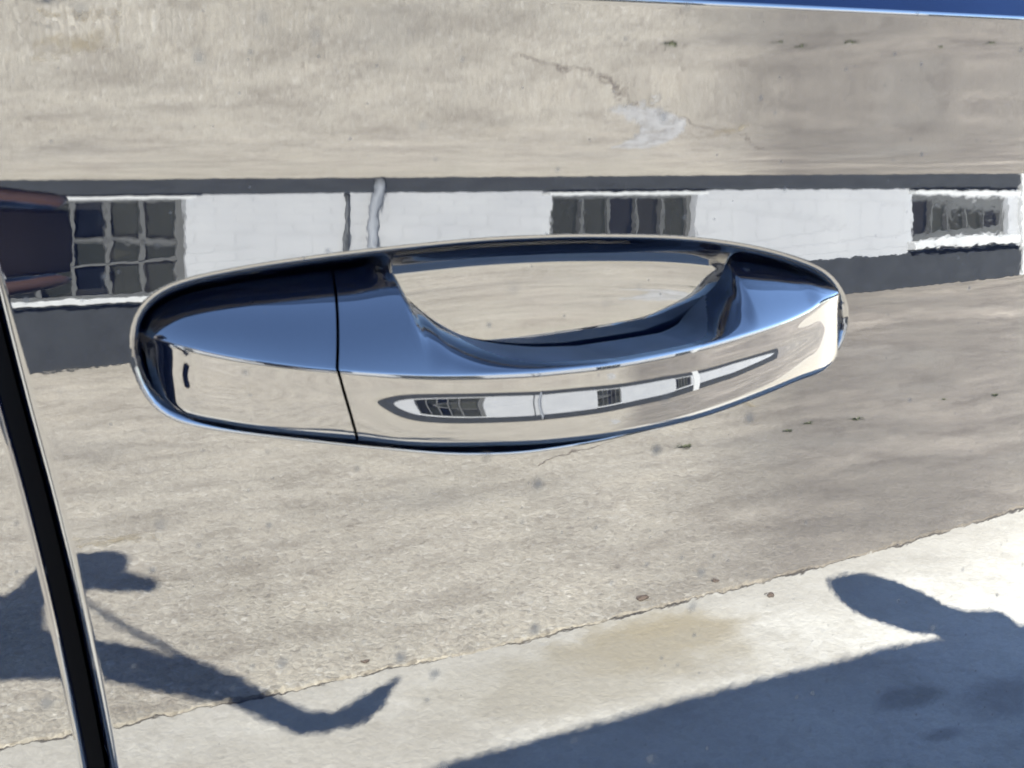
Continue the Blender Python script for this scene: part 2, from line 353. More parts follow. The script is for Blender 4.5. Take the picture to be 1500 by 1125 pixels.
def pipe(name, pts, r_, mat):
    bm = bmesh.new(); tube(bm, pts, r_, 14); o = from_bm(name, bm, mat, bld, True); return o
pipe('downpipe', [(2.53, .06, .03), (2.53, .06, .30), (2.50, .06, .55), (2.47, .06, .85), (2.47, .06, 2.1)], .036, M['pipe'])
pipe('cable_pipe', [(2.33, .03, .42), (2.335, .03, .6), (2.325, .03, .9), (2.33, .03, 2.1)], .014, M['cable'])

# ------------------------------------------------------------------ car body side: one continuous shape, cut into panels
RX = 8.0
KT = np.array([(.20, -12), (.30, -9), (.50, -5), (.70, -1.2), (.80, 0.0), (.85, .35), (.90, 1.15), (.935, 1.72), (.950, 2.2), (.9605, 2.25), (.966, 2.0), (.971, 1.5), (.9765, .2), (.981, -1.95), (.987, -4.6), (.997, -6.9), (1.012, -9.0), (1.026, -11.3), (1.0305, -11.9), (1.0316, -5), (1.0328, 18), (1.0338, 27), (1.038, 30), (1.07, 34)])
ZZ = np.linspace(.2, 1.07, 17401)
TT = pchip(KT[:, 0], KT[:, 1], ZZ)
PP = np.concatenate([[0], np.cumsum(np.tan(np.radians((TT[1:]+TT[:-1])/2))*np.diff(ZZ))]); PP -= np.interp(.93, ZZ, PP)
BB = np.cumsum(np.exp(-((ZZ-.9615)/.0085)**2))*(ZZ[1]-ZZ[0])
def zprime(x, z):
    xx = np.clip(x, -.6, .6); return z+xx*(.022*sstep(z, .935, .965)*(1-sstep(z, 1.0, 1.025))+.013*sstep(z, 1.0, 1.025))
def S0(x, z):
    zp = zprime(x, z)
    amp = np.radians(np.clip(.70-5.0*x, -.15, 1.5))
    return np.interp(zp, ZZ, PP)+x*x/(2*RX)+amp*(np.interp(zp, ZZ, BB)-.007)
# recess behind the handle
RO = np.array([[-0.1224, 0.9408], [-0.1216, 0.9465], [-0.1194, 0.9514], [-0.1152, 0.9546], [-0.1085, 0.9572], [-0.0959, 0.9591], [-0.0826, 0.9605], [-0.0669, 0.9616], [-0.0496, 0.9625], [-0.0205, 0.9634], [0.0023, 0.9631], [0.0191, 0.9624], [0.052, 0.96], [0.0792, 0.9556], [0.0993, 0.9501], [0.1129, 0.9444], [0.1202, 0.9361], [0.1221, 0.9277], [0.1191, 0.9196], [0.1111, 0.9133], [0.0803, 0.9064], [0.0526, 0.9014], [0.0264, 0.8986], [0.0015, 0.8979], [-0.0127, 0.8985], [-0.031, 0.9008], [-0.0442, 0.9036], [-0.06, 0.907], [-0.085, 0.9129], [-0.0983, 0.9162], [-0.1102, 0.9199], [-0.1164, 0.9238], [-0.1204, 0.9306]])
def closed_spline(p, n):
    k = len(p); out = []
    seg = np.linalg.norm(np.roll(p, -1, 0)-p, axis=1); cum = np.concatenate([[0], np.cumsum(seg)])
    for s in np.linspace(0, cum[-1], n, endpoint=False):
        i = min(np.searchsorted(cum, s, 'right')-1, k-1); u = (s-cum[i])/seg[i]
        a, b, c, d = p[i-1], p[i], p[(i+1) % k], p[(i+2) % k]
        out.append(.5*((2*b)+(c-a)*u+(2*a-5*b+4*c-d)*u*u+(3*b-a-3*c+d)*u**3))
    out = np.array(out)
    for _ in range(6): out = .5*out+.25*(np.roll(out, 1, 0)+np.roll(out, -1, 0))
    return out
RS = closed_spline(RO, 200)
def sdf_in(x, z):
    """distance inside the recess outline, negative outside"""
    P = np.stack([x.ravel(), z.ravel()], 1); d2 = np.full(len(P), 1e9); ins = np.zeros(len(P), bool)
    A = RS; B = np.roll(RS, -1, 0)
    for a, b in zip(A, B):
        ab = b-a; ap = P-a; u = np.clip(ap@ab/(ab@ab), 0, 1); q = ap-u[:, None]*ab; d2 = np.minimum(d2, (q*q).sum(1))
        c = ((a[1] > P[:, 1]) != (b[1] > P[:, 1]))
        with np.errstate(divide='ignore', invalid='ignore'): xi = (b[0]-a[0])*(P[:, 1]-a[1])/(b[1]-a[1])+a[0]
        ins ^= c & (P[:, 0] < xi)
    d = np.sqrt(d2); return np.where(ins, d, -d).reshape(x.shape)
GD = np.array([-.0007, .0004, .0011, .0018, .0025, .0036, .0060, .0080, .0090, .0120, .0170, .0220, .0260, .031]); GG = np.array([0, .4, .95, 1.05, .95, .60, .40, .30, .19, .145, .085, .045, .02, 0])
dd_ = np.linspace(-.0006, .04, 2000); gg_ = np.where(dd_ < .031, pchip(GD, GG, dd_), 0); DEP = np.cumsum(gg_)*(dd_[1]-dd_[0])
def recess(x, z):
    out = np.zeros_like(x); m = (x > -.135) & (x < .135) & (z > .885) & (z < .975)
    d = sdf_in(x[m], z[m]); ends = 1-sstep(x[m], -.054, -.046)*(1-sstep(x[m], .072, .080))
    out[m] = np.interp(d, dd_, DEP, left=0)+.019*ends*sstep(d, .0012, .010); return out
XE = np.array([(.20, -.095), (.40, -.1045), (.60, -.1175), (.8248, -.1351), (.8668, -.1397), (.9017, -.1446), (.9277, -.1490), (.9508, -.1526), (.98, -.157), (1.03, -.166), (1.08, -.176)])
def xedge(z): return pchip(XE[:, 0], XE[:, 1], z)
GAP = .0052
def edge_roll(s, r_=.0026):
    q = np.clip(r_-s, 0, r_*.985); return r_-np.sqrt(r_*r_-q*q)
def grid_faces(nz, nx, mask=None):
    i, j = np.meshgrid(np.arange(nz-1), np.arange(nx-1), indexing='ij'); a = i*nx+j
    f = np.stack([a, a+1, a+nx+1, a+nx], -1)
    return f[mask] if mask is not None else f.reshape(-1, 4)
def grid_normals(P):
    tx = np.empty_like(P); tz = np.empty_like(P)
    tx[:, 1:-1] = P[:, 2:]-P[:, :-2]; tx[:, 0] = P[:, 1]-P[:, 0]; tx[:, -1] = P[:, -1]-P[:, -2]
    tz[1:-1] = P[2:]-P[:-2]; tz[0] = P[1]-P[0]; tz[-1] = P[-1]-P[-2]
    n = np.cross(tx, tz); return n/np.linalg.norm(n, axis=-1, keepdims=True)
def panel(name, sl, zl, x_of, mat, parent, left_roll, right_roll, handle=False, arch=None):
    s, z = np.meshgrid(np.array(sl), np.array(zl)); x = x_of(s, z); z = z-.013*np.clip(x, -.6, .6)*sstep(z, 1.0, 1.025)
    y = S0(x, z)
    if handle: y = y+recess(x, z)
    if left_roll: y = y+edge_roll(s-sl[0])
    if right_roll: y = y+edge_roll(sl[-1]-s)
    mask = None
    if arch:
        ax, az, ar = arch; dx = x-ax; dz = z-az; rr = np.hypot(dx, dz)
        near = np.abs(rr-ar) < .011; k = ar/np.maximum(rr, 1e-6)
        x = np.where(near, ax+dx*k, x); z = np.where(near, az+dz*k, z); rr = np.where(near, ar+1e-4, rr)
        ok = rr >= ar; mask = ok[:-1, :-1] & ok[1:, :-1] & ok[:-1, 1:] & ok[1:, 1:]
        y = S0(x, z)
    P = np.stack([x, y, z], -1); n = grid_normals(P); f = grid_faces(*x.shape, mask)
    V = P.reshape(-1, 3); Nn = n.reshape(-1, 3); nx = len(sl); nz = len(zl)
    extra_f = []
    if not arch:                                        # turned-in hems so that the sheet has a flange
        for col, sgn in ((0, 1), (nx-1, -1)):
            base = len(V); e = P[:, col]; deep = e+np.array([0, .022, 0]); V = np.concatenate([V, e, deep]); Nn = np.concatenate([Nn, np.tile([-sgn, 0, 0], (2*nz, 1))])
            for i in range(nz-1):
                q = [base+i, base+i+1, base+nz+i+1, base+nz+i]; extra_f.append(q if sgn < 0 else q[::-1])
    F = np.concatenate([f, np.array(extra_f)]) if extra_f else f
    return obj_from(name, V, F, mat, parent, Nn)
def lin(*segs):
    out = [np.array([segs[0][0]])]
    for a, b, n in segs: out.append(np.linspace(a, b, n+1)[1:])
    return np.concatenate(out)

car = tag(empty('car', (0, 0, 0)), 'dark blue glossy car whose polished door fills the view', 'car')
zl = lin((.235, .70, 24), (.70, .88, 60), (.88, .895, 12), (.895, .968, 230), (.968, .99, 50), (.99, 1.028, 60), (1.028, 1.0329, 40))
sl = lin((0, .003, 14), (.003, .022, 22), (.022, .285, 660), (.285, .34, 30), (.34, 1.13, 46), (1.13, 1.1565, 8), (1.1565, 1.16, 8))
front = panel('front_door', sl, zl, lambda s, z: s+xedge(z), M['paint'], car, True, True, handle=True)
front['label'] = 'front door panel with the handle'
zc = lin((.235, .70, 16), (.70, .89, 40), (.89, 1.028, 150), (1.028, 1.0329, 30))
rear = panel('rear_door', lin((-.80, -.796, 6), (-.796, -.12, 60), (-.12, -.004, 60), (-.004, 0, 16)), zc, lambda s, z: s+xedge(z)-GAP, M['paint'], car, True, True)
zf = lin((.235, .70, 44), (.70, 1.03, 60), (1.03, 1.056, 24))
FE, RE = 1.16, -.80
panel('front_wing', lin((0, .004, 4), (.004, 1.05, 100)), zf, lambda s, z: s+xedge(z)+FE+GAP*.8, M['paint'], car, False, False, arch=(1.45, .31, .345))
panel('rear_wing', lin((-1.05, -.004, 100), (-.004, 0, 4)), zf, lambda s, z: s+xedge(z)-GAP+RE-GAP*.8, M['paint'], car, False, False, arch=(-1.28, .31, .345))
zm = lin((1.0329, 1.0345, 10), (1.0345, 1.056, 16))
mo = panel('shoulder_strip', lin((0, .003, 6), (.003, .40, 80), (.40, 1.16, 30)), zm, lambda s, z: s+xedge(z), M['strip_reflection'], front, True, False)  # shoulder above the crease, its navy reflection painted as a satin colour
panel('shoulder_strip', lin((-.80, -.30, 20), (-.30, -.003, 50), (-.003, 0, 6)), zm, lambda s, z: s+xedge(z)-GAP, M['strip_reflection'], rear, False, True)
# rubber seal behind each door gap
def seal(off):
    v = []; f = []
    for i, z in enumerate(np.linspace(.24, 1.056, 60)):
        x = float(xedge(z))+off; y = float(S0(np.array(x), np.array(z)))+.010
        v += [(x-.012, y, z), (x+.012, y, z)]
        if i: f.append((2*i-2, 2*i-1, 2*i+1, 2*i))
    return obj_from('door_seal', v, f, M['rubber'], car)
for off in (-GAP/2, FE+GAP*.4, RE-GAP*1.4): seal(off)

# ---- the handle: grip and lock cover, lofted from stations along the car
YFx = [-.1205, -.118, -.114, -.108, -.10, -.09, -.08, -.0695, -.0680, -.036, -.0095, .0085, .031, .06, .08, .10, .112, .120, .1245, .127]
YFy = [.0110, .0078, .0045, .0009, -.0026, -.0066, -.0096, -.0118, -.0122, -.0180, -.0208, -.0214, -.0200, -.0154, -.0110, -.0054, -.0012, .0030, .0075, .014]
Ec = np.array([[-0.1205, 0.9434], [-0.1179, 0.9434], [-0.1158, 0.9425], [-0.1096, 0.941], [-0.0951, 0.9373], [-0.0815, 0.9347], [-0.0689, 0.9327], [-0.055, 0.9308], [-0.0407, 0.9294], [-0.0256, 0.9285], [-0.01, 0.928], [0.0069, 0.928], [0.0254, 0.9285], [0.046, 0.9295], [0.0688, 0.9313], [0.0857, 0.933], [0.0986, 0.9351], [0.1066, 0.9373], [0.114, 0.9378], [0.1215, 0.9385], [0.1275, 0.9365]])
Bc = np.array([[-0.1205, 0.9392], [-0.1173, 0.9386], [-0.1167, 0.933], [-0.1154, 0.927], [-0.1131, 0.9233], [-0.1094, 0.9211], [-0.0998, 0.9185], [-0.0862, 0.9155], [-0.0634, 0.9109], [-0.049, 0.9091], [-0.029, 0.9073], [-0.0076, 0.9059], [0.016, 0.9055], [0.0429, 0.9062], [0.0738, 0.909], [0.0953, 0.9112], [0.106, 0.9117], [0.113, 0.913], [0.119, 0.9155], [0.1235, 0.9195], [0.1262, 0.926], [0.1275, 0.933]])
Tc = np.array([[-0.1205, 0.9436], [-0.117, 0.9446], [-0.1152, 0.9474], [-0.1123, 0.9496], [-0.1067, 0.9521], [-0.0933, 0.9546], [-0.0797, 0.9559], [-0.0614, 0.957], [-0.0531, 0.9577], [-0.0471, 0.9581], [-0.0456, 0.9567], [-0.0445, 0.954], [-0.0427, 0.9497], [-0.0397, 0.9453], [-0.0332, 0.9399], [-0.0244, 0.9351], [-0.0153, 0.9322], [0.0035, 0.9292], [0.0231, 0.9283], [0.041, 0.9293], [0.054, 0.9324], [0.0619, 0.938], [0.069, 0.9443], [0.0738, 0.9522], [0.0868, 0.9507], [0.1015, 0.9477], [0.1168, 0.9429], [0.1245, 0.9392], [0.1275, 0.9372]])
def smooth1(x, y, q, k=9):
    return pchip(x, y, q)
XS = np.concatenate([lin((-.1204, -.112, 50), (-.112, -.06925, 50)), lin((-.06835, -.050, 24), (-.050, -.041, 44), (-.041, .052, 110), (.052, .076, 60), (.076, .112, 50), (.112, .1266, 46))])
NCAP = 101
yf = smooth1(YFx, YFy, XS)
def blur_x(f, sig):                     # even out the plan curve so that reflections run smoothly along it
    q = np.linspace(-.1205, .127, 2001); v = f(q); h = q[1]-q[0]; r_ = int(3*sig/h); k = np.exp(-.5*(np.arange(-r_, r_+1)*h/sig)**2); k /= k.sum()
    p = np.concatenate([2*v[0]-v[1:r_+1][::-1], v, 2*v[-1]-v[-r_-1:-1][::-1]]); return np.interp(XS, q, np.convolve(p, k, 'valid'))
yf = blur_x(lambda q: pchip(YFx, YFy, q), .0016)
famp = pchip([-.1205, -.078, -.066, -.048, -.030, .075, .10, .12, .127], [.22, .25, .48, .88, 1, 1, .8, .4, .3], XS)
zE = smooth1(Ec[:, 0], Ec[:, 1], XS); zB = smooth1(Bc[:, 0], Bc[:, 1], XS); zT = smooth1(Tc[:, 0], Tc[:, 1], XS)
notch = sstep(XS, -.0475, -.037)*(1-sstep(XS, .047, .0735))
yT = np.maximum(.0110*(1-notch)+.003*notch, yf+.004)
yBk = np.maximum(.0160*(1-notch)+.0036*notch, yf+.006)
FU = np.array([0, .05, .11, .2, .32, .43, .55, .7, .84, .92, .97, 1.0]); FT = np.array([26, 8, 1.0, .6, 4.6, 7.7, 6.2, 2.9, .4, -7, -28, -62])
uu = np.linspace(0, 1, 61); tu0 = np.radians(pchip(FU, FT, uu)); tub = np.radians(pchip(FU, np.where((FU > .1) & (FU < .8), .4, FT), uu))
def section(i):
    ye, ze, zb, zt, yt, yb = yf[i], zE[i], min(zB[i], zE[i]-.0015), max(zT[i], zE[i]+.0004), max(yT[i], yf[i]+.0006), max(yBk[i], yf[i]+.002)
    pts = []
    # top: from the back edge forward to the shoulder, convex
    dy, dz = yt-ye, zt-ze; tm = math.atan2(dy, dz)
    te = max((.55-.13*notch[i])*tm, math.radians(16)); tt_ = min(tm+(.40+.08*notch[i])*(math.pi/2-tm), math.radians(89))
    a = (math.sin(te), math.cos(te)); b = (math.sin(tt_), math.cos(tt_))
    det = a[0]*b[1]-a[1]*b[0]
    ka = (dy*b[1]-dz*b[0])/det if abs(det) > 1e-6 else .5
    cy, cz = ye+a[0]*ka, ze+a[1]*ka
    for u in np.linspace(0, 1, 33)[:-1]:
        v = 1-u; pts.append((v*v*yt+2*u*v*cy+u*u*ye, v*v*zt+2*u*v*cz+u*u*ze))
    h = ze-zb; yc = ye; tu = tub+(tu0-tub)*famp[i]
    for k in range(61):
        if k: yc -= math.tan(.5*(tu[k]+tu[k-1]))*h/60
        pts.append((yc, ze-h*uu[k]))
    y1 = pts[-1][0]
    zbb = (1-notch[i])*(zb+.0025*min(1, h/.01))+notch[i]*(zt-.0045)
    for u in np.linspace(0, 1, 13)[1:]: pts.append((y1+(yb-y1)*u, zb+(zbb-zb)*(.25*u+.75*u*u)))
    z1 = pts[-1][1]
    for u in np.linspace(0, 1, 13)[1:-1]: pts.append((yb+.0006*math.sin(math.pi*u), z1+(zt-.0012-z1)*u))
    pts.append((yb-.0004, zt-.0006))
    return pts
SLANT = np.concatenate([.0066-.0080*np.linspace(0, 1, 33)[:-1], -.0014+.0052*uu, np.linspace(.0038, .0066, 24)])
def loft(name, idx, parent, lined=False):
    secs = [section(i) for i in idx]; m = len(secs[0]); V = []
    for i, sec in zip(idx, secs):
        wgt = math.exp(-((XS[i]+.0688)/.014)**2)
        V += [(XS[i]+wgt*SLANT[q], y, z) for q, (y, z) in enumerate(sec)]
    F = []; G = []
    n = len(secs)
    for a in range(n-1):
        for b in range(m):
            c = (b+1) % m; q = (a*m+b, a*m+c, (a+1)*m+c, (a+1)*m+b)
            (G if lined and in_liner(idx[a], b) else F).append(q)
    F.append(list(range(m))[::-1]); F.append([(n-1)*m+b for b in range(m)])
    if lined: obj_from('grip_liner', V, G, M['liner'], parent)['label'] = 'dark plastic lining on the back of the grip'
    o = obj_from(name, V, F, M['paint_grip'], parent)
    bm = bmesh.new(); bm.from_mesh(o.data); bmesh.ops.recalc_face_normals(bm, faces=bm.faces)
    for e in bm.edges:
        if len(e.link_faces) == 2 and e.calc_face_angle(0) > math.radians(38): e.smooth = False
    bm.to_mesh(o.data); bm.free(); return o
def in_liner(i, b):
    x = XS[i]; w_ = sstep(np.array(x), -.040, -.010)*(1-sstep(np.array(x), .046, .070))
    if b < 32: return b < 19*float(w_)
    return b >= 98 and -.042 < x < .072
capo = loft('lock_cover', list(range(0, NCAP)), front)
grip = loft('pull_grip', list(range(NCAP, len(XS))), front, True)
# black gasket plates under both ends of the handle
def gasket(sel):
    pts = [tuple(p) for p in RS if sel(p[0])]
    k = max(range(len(pts)), key=lambda i: math.hypot(pts[i][0]-pts[i-1][0], pts[i][1]-pts[i-1][1])); pts = pts[k:]+pts[:k]
    bm = bmesh.new(); a = [bm.verts.new((x, .0205, z)) for x, z in pts]; b = [bm.verts.new((x, .0235, z)) for x, z in pts]
    bm.faces.new(a); bm.faces.new(b[::-1]); n = len(a)
    for i in range(n): bm.faces.new((a[i], b[i], b[(i+1) % n], a[(i+1) % n]))
    bmesh.ops.recalc_face_normals(bm, faces=bm.faces); return from_bm('gasket', bm, M['rubber'], front)
gasket(lambda x: x < -.052); gasket(lambda x: x > .074)

# ---- rest of the car
YM = .875
def surf(name, fn, nu, nv, mat, parent=car, flip=False):
    u = np.linspace(0, 1, nu); v = np.linspace(0, 1, nv); V = [fn(a, b) for a in u for b in v]
    F = grid_faces(nu, nv); F = F[:, ::-1] if flip else F
    return obj_from(name, np.array(V), F, mat, parent)
def sideY(x, z): return float(S0(np.array(float(x)), np.array(float(z))))
RFX, RRX = .52, -1.15
def roofz(x): return 1.405-.02*((x+.25)/.7)**2
def roof_edge_y(x): return .395+.03*(x+.2)**2
surf('roof', lambda a, b: ((RRX+(RFX-RRX)*a), roof_edge_y(RRX+(RFX-RRX)*a)+(2*YM-2*roof_edge_y(RRX+(RFX-RRX)*a))*b, roofz(RRX+(RFX-RRX)*a)+.055*(1-(2*b-1)**4)), 40, 40, M['paint'])
def belt(x): z = 1.056-.013*min(max(x, -.6), .6); return sideY(x, z)+.002, z
for side in (0, 1):
    def gl(a, b, x0, x1, side=side):
        x = x0+(x1-x0)*a; xt = np.clip(x, RRX+.02, RFX-.02) if True else x
        yb, zb = belt(x); top = roofz(xt); ye = roof_edge_y(xt)
        xx = x+(xt-x)*b; y = yb+(ye-yb)*b; z = zb+(top-zb)*b
        y -= .018*math.sin(math.pi*b)
        return (xx, y if side == 0 else 2*YM-y, z)
    for nm, x0, x1, mt in (('side_window', -.12, 1.00, 'glass'), ('pillar', -.235, -.1205, 'plastic'), ('side_window', -.98, -.2355, 'glass'), ('pillar', -1.55, -.9805, 'paint'), ('pillar', 1.0005, 1.12, 'paint')):
        surf(nm, lambda a, b: gl(a, b, x0, x1), 16, 12, M[mt], flip=bool(side))
def endcap(name, x0, x1, z0, z1, y0f, y1f, mat, crown, n=20):
    def fn(a, b):
        x = x0+(x1-x0)*a; z = z0+(z1-z0)*(a**1.25); e = y0f+(y1f-y0f)*a; y = e+(2*YM-2*e)*b
        return (x+crown*(1-(2*b-1)**2), y, z+.045*(1-(2*b-1)**4))
    return surf(name, fn, n, n, mat)
endcap('windscreen', RFX, 1.16, roofz(RFX), 1.03, roof_edge_y(RFX), .17, M['glass'], .05)
endcap('bonnet', 1.16, 2.16, 1.035, .99, .155, .31, M['paint'], .10)
endcap('rear_window', RRX, -1.62, roofz(RRX), 1.07, roof_edge_y(RRX), .26, M['glass'], -.05)
endcap('boot_lid', -1.62, -2.12, 1.07, .98, .26, .33, M['paint'], -.08)
def fascia(name, x, sgn, zt):
    def fn(a, b):
        y = .24+(2*YM-.48)*b; z = .20+(zt-.20)*a
        return (x+sgn*(.14*(1-(2*b-1)**4)+.07*math.sin(math.pi*a)), y, z)
    return surf(name, fn, 16, 24, M['paint'], flip=sgn > 0)
fascia('front_bumper', 2.12, 1, .99); fascia('rear_bumper', -2.10, -1, 1.0)
def far(a, b):
    x = -2.1+4.25*a; z = .235+.821*b; return (x, 2*YM-sideY(x, z), z)
surf('far_side_panel', far, 60, 40, M['paint'], flip=True)
boxes('underbody_light_block', [(-.92, 1.08, .06, 1.69, .19, .88), (-2.05, 2.1, .34, 1.41, .19, .75), (1.09, 1.80, .30, 1.45, .5, .75), (-.9, 1.1, .10, 1.65, .885, 1.03), (-1.6, -.92, .3, 1.45, .755, 1.0)], M['rubber'], car)  # underbody plus black blocks added inside the shell to block light
boxes('sill', [(-.96, 1.09, .045, .16, .165, .25)], M['plastic'], car, bev=.01)
for y, sg in ((.06, 1), (2*YM-.06, -1)):
    for x in (1.45, -1.28):
        bm = bmesh.new(); prof = [(.195, 0), (.20, -.012), (.24, -.016), (.285, -.014), (.308, .004), (.312, .03), (.312, .16), (.30, .19), (.2, .195)]
        ns = 48
        for k in range(ns):
            a0, a1 = 2*math.pi*k/ns, 2*math.pi*(k+1)/ns
            for (r0, d0), (r1, d1) in zip(prof, prof[1:]):
                bm.faces.new([bm.verts.new((x+rr*math.cos(aa), y+sg*dd, .312+rr*math.sin(aa))) for rr, dd, aa in ((r0, d0, a0), (r0, d0, a1), (r1, d1, a1), (r1, d1, a0))])
        bmesh.ops.remove_doubles(bm, verts=bm.verts, dist=1e-5); bmesh.ops.recalc_face_normals(bm, faces=bm.faces)
        ty = from_bm('wheel', bm, M['tyre'], car, True)
        bm = bmesh.new(); pr2 = [(.0, .010), (.05, .012), (.06, .03), (.165, .03), (.178, .004), (.195, -.004)]
        tube(bm, [(x, y+sg*.055, .312), (x, y+sg*.012, .312)], [.06, .05], 20)
        for k in range(5):
            a = 2*math.pi*k/5+.3; d = Vector((math.cos(a), 0, math.sin(a))); q = Vector((-math.sin(a), 0, math.cos(a))); c = Vector((x, y, .312)); o_ = Vector((0, sg, 0))
            vs = [bm.verts.new(c+d*r_+q*w_+o_*dp) for r_, w_ in ((.04, -.03), (.04, .03), (.19, .024), (.19, -.024)) for dp in (.012, .045)]
            for qd in ((0, 2, 4, 6), (1, 7, 5, 3), (0, 1, 3, 2), (4, 5, 7, 6), (2, 3, 5, 4), (6, 7, 1, 0)): bm.faces.new([vs[i] for i in qd])
        bmesh.ops.recalc_face_normals(bm, faces=bm.faces)
        from_bm('rim', bm, M['alloy'], ty)
        bm = bmesh.new(); tube(bm, [(x, y+sg*.10, .312), (x, y+sg*.06, .312)], [.195, .195], 40); from_bm('brake_disc', bm, M['plastic'], ty)
for y in (.42, 2*YM-.42):
    bm = bmesh.new(); bmesh.ops.create_uvsphere(bm, u_segments=20, v_segments=12, radius=1)
    for v in bm.verts: v.co = Vector((2.17+v.co.x*.06, y+v.co.y*.17, .68+v.co.z*.06))
    from_bm('headlight', bm, M['lamp'], car, True)
    bm = bmesh.new(); bmesh.ops.create_uvsphere(bm, u_segments=20, v_segments=12, radius=1)
    for v in bm.verts: v.co = Vector((-2.19+v.co.x*.05, y+v.co.y*.16, .86+v.co.z*.07))
    from_bm('tail_light', bm, M['redlamp'], car, True)
# door mirrors
for sg in (0, 1):
    bm = bmesh.new(); bmesh.ops.create_uvsphere(bm, u_segments=32, v_segments=20, radius=1)
    for v in bm.verts:
        c = v.co; p = lambda q, e: math.copysign(abs(q)**e, q)
        x = p(c.x, .75)*.095; y = p(c.y, .7)*.135; z = p(c.z, .75)*.075
        x += .0; z *= 1-.15*(y/.125); y2 = -.190+y; x2 = .97+x+.25*(y+.125)*.35
        if x < -.02: x2 = .94+.25*(y+.125)*.35-.0
        v.co = Vector((x2, y2 if sg == 0 else 2*YM-y2, 1.035+z))
    sh = from_bm('side_mirror', bm, M['paint'], car, True)
    bm = bmesh.new(); tube(bm, [((1.075, .045 if sg == 0 else 2*YM-.045, 1.005)), (1.045, -.03 if sg == 0 else 2*YM+.03, 1.005), (1.015, -.11 if sg == 0 else 2*YM+.11, 1.015)], [.085, .060, .055], 20); from_bm('mirror_arm', bm, M['plastic'], sh, True)

# ------------------------------------------------------------------ photographer beside the car, and the phone
def capsule(bm, a, b, ra, rb, seg=16, n=5):
    a, b = Vector(a), Vector(b); d = (b-a).normalized(); pts = []; rad = []
    for k in range(n): t_ = math.pi/2*(1-k/n); pts.append(a-d*ra*math.sin(t_)); rad.append(max(ra*math.cos(t_), ra*.02))
    pts.append(a); rad.append(ra); pts.append(b); rad.append(rb)
    for k in range(1, n+1): t_ = math.pi/2*k/n; pts.append(b+d*rb*math.sin(t_)); rad.append(max(rb*math.cos(t_), rb*.02))
    tube(bm, pts, rad, seg)
def ball(bm, c, r_, rot=None):
    g = bmesh.ops.create_uvsphere(bm, u_segments=24, v_segments=16, radius=1); c = Vector(c)
    for v in g['verts']:
        q = Vector((v.co.x*r_[0], v.co.y*r_[1], v.co.z*r_[2])); v.co = c+(rot @ q if rot else q)
def fused(name, bm, mat, parent, voxel, sm=6):
    bmesh.ops.recalc_face_normals(bm, faces=bm.faces)
    o = from_bm(name, bm, mat, parent, True)
    r_ = o.modifiers.new('fuse', 'REMESH'); r_.mode = 'VOXEL'; r_.voxel_size = voxel; r_.use_smooth_shade = True
    s_ = o.modifiers.new('smooth', 'SMOOTH'); s_.factor = .5; s_.iterations = sm
    return o
person = tag(empty('person', (-1.02, -.62, 0)), 'person in dark jacket and cap beside the rear door, one arm stretched forward', 'person')
PL_ = person.location.copy()
def loc(p): return Vector(p)-PL_
face = Vector((.86, .36, 0)).normalized(); lat = Vector((-face.y, face.x, 0)); zz_ = Vector((0, 0, 1))
Hc = Vector((-.95, -.655, 1.605)); 
fz = (face*.93-zz_*.36).normalized(); uz = (zz_*.93+face*.36).normalized(); HR = Matrix((fz, lat, uz)).transposed()
def hd(x, y, z): return loc(Hc)+HR @ Vector((x, y, z))
shL, shR = Vector((-.93, -.44, 1.385)), Vector((-1.01, -.80, 1.375))
elL, wrL = Vector((-.66, -.53, 1.215)), Vector((-.375, -.50, 1.045))
elR, wrR = Vector((-.99, -.90, 1.10)), Vector((-.87, -.86, .87))
pel = Vector((-1.04, -.62, .95)); che = Vector((-.99, -.625, 1.28)); nec = Vector((-.97, -.635, 1.44))
hipL, hipR = Vector((-1.03, -.53, .92)), Vector((-1.06, -.71, .92)); knL, knR = Vector((-.99, -.50, .50)), Vector((-1.04, -.74, .50)); anL, anR = Vector((-1.02, -.49, .09)), Vector((-1.08, -.75, .09))
bm = bmesh.new()
ball(bm, hd(0, 0, .02), (.098, .078, .115), HR); ball(bm, hd(.035, 0, -.055), (.062, .056, .065), HR)
capsule(bm, hd(.092, 0, .01), hd(.108, 0, -.022), .010, .015)              # nose
for s in (-1, 1): ball(bm, hd(-.005, s*.078, -.01), (.020, .010, .032), HR); ball(bm, hd(.085, s*.031, .022), (.014, .018, .007), HR)
ball(bm, hd(.086, 0, -.058), (.014, .026, .006), HR); ball(bm, hd(.087, 0, -.070), (.013, .021, .006), HR)
capsule(bm, loc(nec), hd(-.02, 0, -.06), .058, .054); capsule(bm, loc(che), loc(nec), .10, .06)
capsule(bm, loc(pel), loc(che), .12, .12)
for a, b, c in ((shL, elL, wrL), (shR, elR, wrR)): capsule(bm, loc(che), loc(a), .07, .05); capsule(bm, loc(a), loc(b), .048, .038); capsule(bm, loc(b), loc(c), .038, .026)
for a, b, c in ((hipL, knL, anL), (hipR, knR, anR)): capsule(bm, loc(pel), loc(a), .09, .08); capsule(bm, loc(a), loc(b), .075, .050); capsule(bm, loc(b), loc(c), .050, .034)
